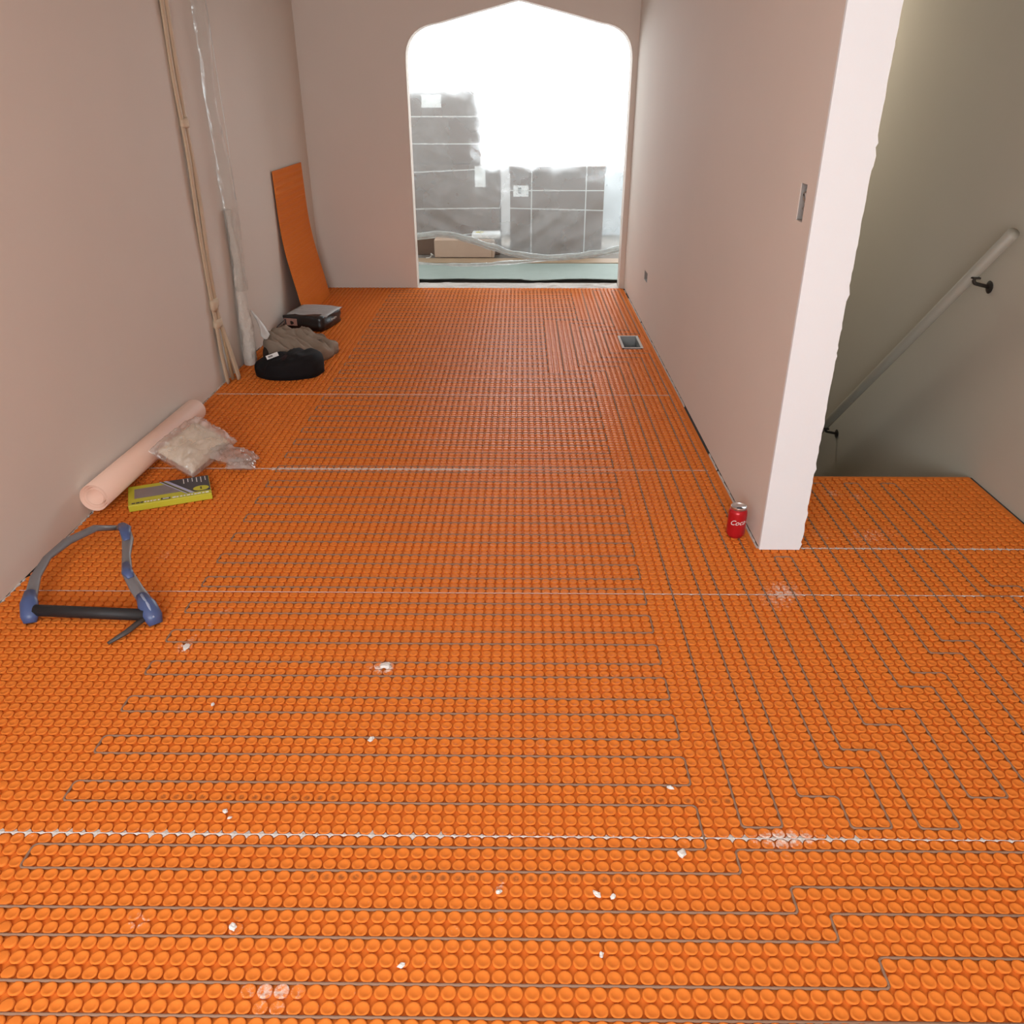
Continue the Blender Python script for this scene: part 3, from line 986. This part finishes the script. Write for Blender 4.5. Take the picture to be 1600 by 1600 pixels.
BAGFILM = film_mat('crinkled_clear_bag', (0.90, 0.84, 0.78), .34, rough=.10, gloss=.9, bump=1.0, bscale=34, trans=.45)
BAGIN = mat('cream_filling', sl(226, 204, 178), .8, var=.1, vscale=12)
bg_ = thing('plastic_bag', 'crinkled clear plastic bag with cream contents lying on the peach roll', 'bag', (-1.375, 3.18, .0), math.radians(-16))
def pillow(hx, hy, h, seed, crumple_, tilt, n=34):
    vs, fs = [], []
    for side in (1, -1):
        for i in range(n + 1):
            for j in range(n + 1):
                u, w = i / n * 2 - 1, j / n * 2 - 1
                f_ = max(0, (1 - u ** 4)) ** .5 * max(0, (1 - w ** 4)) ** .5
                d = noise.noise(Vector((u * 3 + seed, w * 3, side * 2))) * .5 + (1 - 2 * abs(noise.noise(Vector((u * 4.5 + seed, w * 4.5, side))))) * .5
                z = side * h * f_ + crumple_ * d * (.3 + f_) * (1 if side > 0 else .3)
                pin = 1 - .08 * (1 - abs(w)) * abs(u) ** 3
                ed = 1 + .035 * noise.noise(Vector((u * 5, w * 5, seed)))
                vs.append((u * hx * ed, w * hy * pin * ed, z))
    m_ = (n + 1) ** 2
    for s in range(2):
        for i in range(n):
            for j in range(n):
                a = s * m_ + i * (n + 1) + j
                q = (a, a + n + 1, a + n + 2, a + 1)
                fs.append(q if s == 0 else q[::-1])
    return MB().add(vs, fs)
b1 = pillow(.108, .150, .048, 2.2, .020, 0).build('bag_film', BAGFILM, bg_, smooth=True)
b1.location = (-.01, 0, .092); b1.rotation_euler = (math.radians(10), math.radians(26), 0)
b2 = pillow(.088, .125, .036, 5.2, .008, 0, 20).build('contents', BAGIN, bg_, smooth=True)
b2.location = (-.01, 0, .088); b2.rotation_euler = (math.radians(10), math.radians(26), 0)
b3 = pillow(.095, .075, .022, 7.7, .026, 0, 26).build('bag_tail', BAGFILM, bg_, smooth=True)
b3.location = (.135, .045, .040); b3.rotation_euler = (math.radians(-6), math.radians(14), math.radians(10))
b4 = pillow(.06, .038, .014, 3.4, .018, 0, 18).build('bag_end', BAGFILM, bg_, smooth=True)
b4.location = (.200, .01, .026); b4.rotation_euler = (0, math.radians(6), math.radians(28))

YEL = mat('yellow_green_card', sl(196, 192, 48), .5, var=.06)
DKC = mat('dark_grey_card', sl(62, 60, 66), .5)
STEEL = mat('brushed_blade', (0.36, 0.33, 0.34), .38, metal=.5, var=.35, vscale=18)
LIL = mat('lilac_stripe', sl(176, 178, 208), .5)
WPR = mat('white_print', (.82, .82, .80), .6)
ang = math.atan2(.119, .278)
tb = thing('trowel_box', 'yellow and dark grey boxed tool lying near the plastic bag', 'box', (-1.214, 2.868, 0), ang)
LX, LY, LZ = .305, .182, .026
MB().box(-LX, 0, 0, LY, .0, LZ).build('box_body', YEL, tb, bevel=.002)
zt = LZ + .0004
def flat(pts, name, m_, parent, z0=zt, th=.0005):
    n_ = len(pts)
    vs = [(x, y, z0) for x, y in pts] + [(x, y, z0 + th) for x, y in pts]
    fs = [tuple(range(n_))[::-1], tuple(range(n_, 2 * n_))] + [(i, (i + 1) % n_, n_ + (i + 1) % n_, n_ + i) for i in range(n_)]
    return MB().add(vs, fs).build(name, m_, parent)
flat([(-.282, .058), (-.105, .058), (-.165, .148), (-.282, .148)], 'blade_window', STEEL, tb)
flat([(-.002, .034), (-.002, .180), (-.160, .180), (-.060, .034)], 'dark_panel', DKC, tb)
flat([(-.062, .030), (-.076, .030), (-.172, .181), (-.158, .181)], 'stripe', LIL, tb, zt + .0004)
flat([(-.080, .030), (-.085, .030), (-.181, .181), (-.176, .181)], 'stripe', INK, tb, zt + .0004)
flat([(-.088, .030), (-.093, .030), (-.189, .181), (-.184, .181)], 'stripe', LIL, tb, zt + .0004)
flat([(-.036 + .030 * math.cos(a * math.pi / 12), .062 + .023 * math.sin(a * math.pi / 12)) for a in range(24)], 'oval_badge', YEL, tb, zt + .0005)
flat([(-.039, .052), (-.033, .052), (-.033, .074), (-.039, .074)], 'badge_mark', mat('olive_print', (.08, .08, .02), .6), tb, zt + .0010)
for q in range(6):
    xx = -.016 - q * .0165
    hh = [.040, .054, .046, .036, .034, .044][q]
    flat([(xx, .174 - hh), (xx + .003, .174 - hh), (xx + .003, .174), (xx, .174)], 'print_line', WPR, tb, zt + .0005)
# the printed line along the front edge: small marks, too blurred to read
x = -.292
q = 0
while x < -.012:
    w_ = random.uniform(.006, .014)
    if -.185 < x < -.150:
        if q >= 0:
            flat([(-.186, .010), (-.152, .010), (-.152, .024), (-.186, .024)], 'print_badge', INK, tb)
            flat([(-.180, .014), (-.158, .014), (-.158, .020), (-.180, .020)], 'print_line', WPR, tb, zt + .0005)
        x = -.145; q = -99
        continue
    dark = -.30 < x < -.255
    flat([(x, .011), (x + w_, .011), (x + w_, .020 + .003 * random.random()), (x, .020)], 'print_line', INK if dark else WPR, tb)
    x += w_ + random.uniform(.002, .006)

# ------------------------------------------------------------------ blue and grey tool at the left
TGREY = mat('grey_tool_plastic', sl(118, 116, 118), .45, var=.1)
TBLUE = mat('blue_tool_plastic', sl(74, 92, 136), .4, var=.15)
TBLACK = mat('black_tool_rubber', (.015, .015, .016), .6)
tl = thing('knee_tool', 'blue and grey curved floor tool with a black bar at left', 'tool', (-1.25, 2.15, 0))
def tp(*a): return [(x + 1.25, y - 2.15, z) for x, y, z in a]
arm = [(-1.445, 2.56, .035), (-1.385, 2.49, .075), (-1.325, 2.385, .085), (-1.285, 2.28, .082), (-1.245, 2.19, .078), (-1.185, 2.115, .062), (-1.135, 2.065, .038), (-1.115, 2.040, .016)]
MB().tube(tp(*arm), [.014, .018, .019, .014, .017, .020, .021, .016], 12, flat=.62).build('arm', TGREY, tl, smooth=True)
MB().tube(tp((-1.41, 2.522, .070), (-1.365, 2.457, .090), (-1.318, 2.365, .096)), [.013, .021, .010], 12, flat=.5).build('grip', TBLUE, tl, smooth=True)
MB().tube(tp((-1.262, 2.225, .090), (-1.232, 2.17, .088), (-1.215, 2.15, .082)), [.010, .017, .010], 12, flat=.5).build('grip', TBLUE, tl, smooth=True)
ft = MB().tube(tp((-1.160, 2.085, .060), (-1.130, 2.050, .048), (-1.105, 2.022, .026), (-1.095, 2.010, .005)), [.016, .027, .028, .020], 14, flat=.7).build('foot', TBLUE, tl, smooth=True)
MB().tube(tp((-1.150, 2.068, .073), (-1.118, 2.034, .057), (-1.096, 2.008, .030)), .004, 8).build('ridge', mat('pale_blue_edge', sl(150, 164, 190), .4), ft, smooth=True)
MB().tube(tp((-1.128, 2.022, .030), (-1.30, 2.03, .032), (-1.47, 2.04, .032)), .018, 14).build('bar', TBLACK, tl, smooth=True)
MB().tube(tp((-1.125, 2.015, .026), (-1.160, 1.955, .014), (-1.195, 1.910, .007)), [.011, .010, .006], 10, flat=.7).build('leg', mat('dark_grey_leg', sl(70, 66, 64), .5), tl, smooth=True)
arm2 = [(-1.445, 2.56, .035), (-1.495, 2.50, .066), (-1.535, 2.39, .075), (-1.548, 2.28, .074), (-1.535, 2.18, .064), (-1.508, 2.09, .044), (-1.485, 2.030, .018)]
MB().tube(tp(*arm2), [.014, .018, .019, .014, .017, .020, .017], 12, flat=.62).build('arm', TGREY, tl, smooth=True)
MB().tube(tp((-1.515, 2.105, .056), (-1.495, 2.058, .046), (-1.482, 2.025, .022), (-1.478, 2.012, .005)), [.016, .026, .026, .018], 14, flat=.7).build('foot', TBLUE, tl, smooth=True)

# ------------------------------------------------------------------ soda can by the wall end
RED = mat('red_can_lacquer', (0.48, 0.012, 0.018), .28, metal=.25)
ALU = mat('bare_aluminium', (0.72, 0.72, 0.72), .28, metal=.9)
can = thing('soda_can', 'red soda can standing at the foot of the right wall end', 'can', (.782, 2.59, 0))
MB().lathe([(.024, .0), (.0255, .002), (.0325, .012), (.033, .016), (.033, .096), (.032, .101), (.0275, .112)], 36).build('can_body', RED, can, smooth=True)
ct = MB().lathe([(.0278, .1115), (.0272, .1185), (.0278, .1205), (.0270, .1215), (.0255, .1195), (.0250, .1165), (.001, .1165)], 36).build('can_top', ALU, can, smooth=True)
MB().add([( .011 * math.cos(a * math.pi / 8), -.012 + .008 * math.sin(a * math.pi / 8), .1172) for a in range(16)], [tuple(range(16))]).build('mouth', INK, ct, fix=False)
MB().box(-.006, .006, -.004, .013, .1172, .1185).build('tab', ALU, ct, bevel=.0005)
# white script on the can, bent round the body
fc = bpy.data.curves.new('can_script', 'FONT')
fc.body = 'Coca-Cola'
fc.size = .026
fc.shear = .35
fc.extrude = 0
fo = bpy.data.objects.new('can_script_tmp', fc); COL.objects.link(fo)
bpy.context.view_layer.update()
me = bpy.data.meshes.new_from_object(fo.evaluated_get(bpy.context.evaluated_depsgraph_get()))
bpy.data.objects.remove(fo)
bm = bmesh.new(); bm.from_mesh(me)
bmesh.ops.triangulate(bm, faces=bm.faces)
bmesh.ops.subdivide_edges(bm, edges=[e for e in bm.edges if e.calc_length() > .006], cuts=2)
for v in bm.verts:
    a = math.radians(-148) + v.co.x / .0333
    zz = .056 + v.co.y + v.co.x * .10
    v.co = Vector((.0333 * math.cos(a), .0333 * math.sin(a), zz))
bmesh.ops.recalc_face_normals(bm, faces=bm.faces)
bm.to_mesh(me); bm.free()
me.name = 'can_script'; me.materials.clear(); me.materials.append(WPR)
so = bpy.data.objects.new('can_script', me); COL.objects.link(so); so.parent = can

# ------------------------------------------------------------------ plaster chips on the membrane
CHIPS = [(-.372, 1.820, .022, 'white plaster splash on the studs left of the photo centre'),
         (-.366, 1.530, .011, 'round cream crumb of plaster on a stud below the white splash'),
         (-.656, 1.300, .009, 'small white chip just beyond the dusty joint at left'),
         (-.640, 1.283, .006, 'tiny white chip beside a slightly larger one beyond the dusty joint'),
         (.346, 1.197, .016, 'white lump of plaster just nearer than the joint at right'),
         (.159, 1.097, .010, 'upright white chip on the studs nearer than the plaster lump'),
         (.191, 1.092, .009, 'white chip lying right of the upright chip'),
         (.157, .968, .007, 'small round white crumb near the photo foot at centre right'),
         (-.548, 1.017, .012, 'greyish crumb pair on a stud at lower left'),
         (-.214, .943, .008, 'small white crumb low in the photo left of centre'),
         (-.803, 1.654, .008, 'small white chip among the left cable loops'),
         (.353, 1.380, .009, 'small chip beside the right ends of the cable rows'),
         (-.038, 1.100, .009, 'white smear of plaster stuck on a stud at bottom centre'),
         (-.965, 1.903, .016, 'whitish plaster crust beside the left cable ends')]
for i, (x, y, r, lab) in enumerate(CHIPS):
    bm = bmesh.new()
    bmesh.ops.create_icosphere(bm, subdivisions=2, radius=1)
    r *= .7
    fl = .28 if r > .0093 else .5
    for v in bm.verts:
        k = 1 + .55 * noise.noise(v.co * 1.3 + Vector((i * 3.1, 0, 0))) + .25 * noise.noise(v.co * 3.4 + Vector((0, i, 0)))
        v.co = Vector((v.co.x * r * k * (1.3 if i % 2 else 1.0), v.co.y * r * k * .8, v.co.z * r * k * fl))
    bmesh.ops.rotate(bm, verts=bm.verts, cent=(0, 0, 0), matrix=Matrix.Rotation(i * 1.1, 3, 'Z'))
    me = bpy.data.meshes.new('plaster_chip'); bm.to_mesh(me); bm.free()
    me.materials.append(CHIP)
    o = bpy.data.objects.new('plaster_chip', me); COL.objects.link(o)
    zmin = min(v.co.z for v in me.vertices)
    o.location = (x, y, -zmin - .0006)
    tag(o, lab, 'debris', 'plaster crumbs on the membrane')

# ------------------------------------------------------------------ threshold and kitchen contents
PALE = mat('pale_green_board', sl(130, 140, 131), .8, var=.12, vscale=9, bump=.2, bscale=30)
TAN = mat('tan_wood', sl(150, 124, 96), .7, var=.25, vscale=5)
# rubble in the arch opening
vs, fs = [], []
nx, ny = 90, 8
for i in range(nx + 1):
    for j in range(ny + 1):
        x = -.846 + 1.65 * i / nx
        y = YB + .002 + (.205) * j / ny
        z = -.010 + .016 * max(0, .3 + noise.noise(Vector((x * 9, y * 22, 1)))) * (1 if 0 < j < ny else .2)
        vs.append((x, y + .010 * noise.noise(Vector((x * 7, 0, 3))) * (j == ny), z))
for i in range(nx):
    for j in range(ny):
        a = i * (ny + 1) + j
        fs.append((a, a + ny + 1, a + ny + 2, a + 1))
MB().add(vs, fs).build('mortar_rubble', MORTAR, kf, fix=False)['kind'] = 'stuff'
# pale board with a torn, lifted near edge
vs, fs = [], []
nx = 60
for i in range(nx + 1):
    x = -.98 + 1.96 * i / nx
    e = .030 * noise.noise(Vector((x * 3.1, 2, 0))) + .012 * noise.noise(Vector((x * 11, 5, 0)))
    e -= .05 * max(0, 1 - abs(x - .1) / .25) * (x > .0)
    lift = .016 + .012 * max(0, noise.noise(Vector((x * 2.3, 9, 0))))
    vs += [(x, 7.035 + e, lift), (x, 7.12, .010), (x, 7.80, .004), (x, 7.035 + e, lift - .006), (x, 7.80, -.002)]
for i in range(nx):
    a, b = i * 5, i * 5 + 5
    fs += [(a, b, b + 1, a + 1), (a + 1, b + 1, b + 2, a + 2), (a, a + 3, b + 3, b), (a + 3, a + 4, b + 4, b + 3)]
pb = MB().add(vs, fs).build('floor_board', PALE, kf)
MB().box(-1.1, 1.1, 7.80, 8.02, -.012, .012).build('threshold_strip', TAN, kf, bevel=.004)

def carton(name, label, x0, x1, y0, y1, z0, z1, m_, group=None):
    t = thing(name, label, 'carton', ((x0 + x1) / 2, (y0 + y1) / 2, z0), 0, group)
    MB().box(-(x1 - x0) / 2, (x1 - x0) / 2, -(y1 - y0) / 2, (y1 - y0) / 2, 0, z1 - z0).build('carton_body', m_, t, bevel=.008)
    return t, (x1 - x0) / 2, (y1 - y0) / 2, z1 - z0
kz = -.014
# base cabinet carton at right
t, hx, hy, hz = carton('cabinet_carton', 'wide brown carton strapped upright, right of the two stacks', -.105, .795, 8.32, 8.92, kz, .79, CARTON)
MB().box(-hx - .008, hx + .008, -hy - .008, hy + .008, hz - .052, hz + .010).build('lid', CARTON, t, bevel=.006)
def vstrap(t, x, hy, hz, w=.011):
    MB().cells([-hy - .011, hy + .011, -hy - .009, hy + .009], [0, hz + .014, hz + .012], [(-hy - .009, hy + .009, -1, hz + .012)],
               lambda u, ww, s: (x + s, u, ww), -w / 2, w / 2).build('strap', STRAP, t)
def hstrap(t, z, hx, hy, w=.010, dzr=0.0):
    e = .0025
    mb = MB()
    o = [(-hx - e, -hy - e), (hx + e, -hy - e), (hx + e, hy + e), (-hx - e, hy + e)]
    i_ = [(-hx - .0005, -hy - .0005), (hx + .0005, -hy - .0005), (hx + .0005, hy + .0005), (-hx - .0005, hy + .0005)]
    vs = []
    for (x, y) in o + i_:
        zz = z + dzr * (x / hx)
        vs += [(x, y, zz - w / 2), (x, y, zz + w / 2)]
    fs = []
    for k in range(4):
        a, b = k * 2, ((k + 1) % 4) * 2
        fs += [(a, b, b + 1, a + 1), (8 + a, 8 + a + 1, 8 + b + 1, 8 + b), (a + 1, b + 1, 8 + b + 1, 8 + a + 1), (a, 8 + a, 8 + b, b)]
    mb.add(vs, fs).build('strap', STRAP, t)
vstrap(t, -.245, hy, hz)
vstrap(t, .275, hy, hz)
hstrap(t, .60, hx, hy)
hstrap(t, .43, hx, hy, dzr=-.01)
lb = MB().box(-hx + .03, -hx + .175, -hy - .002, -hy - .0005, .545, .645).build('label', PAPER, t)
for q, (a, b) in enumerate(((.575, .585), (.593, .600), (.610, .625))):
    MB().box(-hx + .075, -hx + .105, -hy - .003, -hy - .0021, a, b).build('label_print', INK, lb)
# left stack
t, hx, hy, hz = carton('cabinet_carton', 'big brown carton at the bottom of the left stack', -1.10, -.205, 8.33, 8.93, kz, .815, CARTON)
hstrap(t, .775, hx, hy, dzr=.02)
hstrap(t, .435, hx, hy, dzr=.006)
hstrap(t, .185, hx, hy, dzr=.045)
lb = MB().box(hx - .235, hx - .135, -hy - .004, -hy - .0028, .63, .815).build('label', PAPER, t)
t, hx, hy, hz = carton('cabinet_carton', 'upper brown carton with white bands on top of the left stack', -1.12, -.385, 8.36, 8.93, .8155, 1.44, CARTON)
hstrap(t, .405, hx, hy)
hstrap(t, .175, hx, hy)
MB().box(.20 - hx, .38 - hx, -hy - .003, -hy - .0008, .48, .585).build('label', PAPER, t)
# small carton in front, white package on it
t, hx, hy, hz = carton('small_carton', 'low pale carton on the floor under the plastic sheet', -.825, -.252, 8.03, 8.28, .0125, .178, CARTON_L)
MB().box(hx - .028, hx - .022, -hy - .0012, -hy - .0002, .004, hz - .004).build('edge_tape', TAN, t)
wp = thing('white_package', 'white package with a yellow mark on the low carton', 'package', (-.335, 8.16, .1785))
MB().box(-.135, .140, -.09, .09, 0, .052).build('package_body', PAPER, wp, bevel=.018, seg=3)
flat([(-.10, -.055), (-.03, -.055), (-.02, .02), (-.09, .02)], 'yellow_label', mat('yellow_print', sl(210, 196, 90), .6), wp, .0525)
# scrap of string left of the carton
sc = MB().tube(fillet([(-.905, 8.0, .016), (-.87, 8.01, .017), (-.852, 8.0, .035), (-.858, 8.0, .06), (-.846, 8.0, .05), (-.838, 8.0, .04)], .01, 3), .0045, 6).build('string_scrap', STRAP, smooth=True)
tag(sc, 'scrap of white string beside the low pale carton', 'string')

# hanging plastic sheet across the arch, its lower edge gathered
SHEETF = film_mat('hazy_plastic_sheet', (0.70, 0.75, 0.755), .29, rough=.3, gloss=.3, bump=.22, bscale=5, trans=.40, scatter=True)
HEMF = film_mat('gathered_plastic', (0.62, 0.64, 0.61), .62, rough=.25, gloss=.4, bump=.6, bscale=30, trans=.35)
ps = thing('plastic_sheet', 'hazy plastic dust sheet hanging behind the arch with a gathered hem', 'plastic sheet', (0, 7.0, 0))
hemk = [(-1.0, .350), (-.86, .375), (-.70, .392), (-.58, .388), (-.42, .350), (-.25, .295), (-.07, .240), (.10, .212), (.25, .205), (.45, .215), (.65, .245), (.83, .285), (.98, .300)]
def hem(x):
    for (a, za), (b, zb) in zip(hemk, hemk[1:]):
        if x <= b:
            t_ = (x - a) / (b - a)
            t_ = t_ * t_ * (3 - 2 * t_) * .5 + t_ * .5
            return za + (zb - za) * t_
    return hemk[-1][1]
vs, fs = [], []
nx, nz = 90, 110
for i in range(nx + 1):
    x = -.98 + 1.95 * i / nx
    for j in range(nz + 1):
        t_ = j / nz
        z = hem(x) + (2.25 - hem(x)) * t_
        low = max(0, 1 - t_ * 1.5)
        d = .030 * noise.noise(Vector((x * 1.2, z * .8, 4)))
        u = x * .55 - z * .85
        w = x * .85 + z * .55
        d += .038 * low * (1 - 2 * abs(noise.noise(Vector((u * 5.5, w * 1.3, 11)))))
        u2 = x * .4 + z * .9
        d += .018 * low * (1 - 2 * abs(noise.noise(Vector((u2 * 9, (x * .9 - z * .4) * 1.5, 17)))))
        d += .006 * noise.noise(Vector((x * 18, z * 6, 2)))
        vs.append((x, d, z))
for i in range(nx):
    for j in range(nz):
        a = i * (nz + 1) + j
        fs.append((a, a + nz + 1, a + nz + 2, a + 1))
MB().add(vs, fs).build('sheet_film', SHEETF, ps, smooth=True, fix=False)
for dzz, yo, r0 in ((0, -.01, .021), (-.018, -.03, .014)):
    pts, rs = [], []
    for i in range(61):
        x = -.98 + 1.95 * i / 60
        pts.append((x, yo + .008 * math.sin(x * 7), hem(x) + dzz + .005 * noise.noise(Vector((x * 6, dzz * 50, 0)))))
        rs.append(r0 * (1 + .35 * noise.noise(Vector((x * 8, 3, dzz * 40)))))
    MB().tube(pts, rs, 10, flat=.9).build('hem', HEMF, ps, smooth=True)
# second gathered strand along the floor, rising to the right
pts, rs = [], []
for i in range(51):
    x = -.98 + 1.95 * i / 50
    zz = .155 + .02 * math.sin(x * 3) if x < -.2 else .150 + .11 * max(0, (x + .2) / 1.1) ** 1.4
    pts.append((x, .02 + .01 * math.sin(x * 5), zz))
    rs.append(.020 * (1 + .5 * noise.noise(Vector((x * 5, 8, 0)))) * (1 if x > -.6 else .7))
MB().tube(pts, rs, 10, flat=.7).build('lower_strand', HEMF, ps, smooth=True)
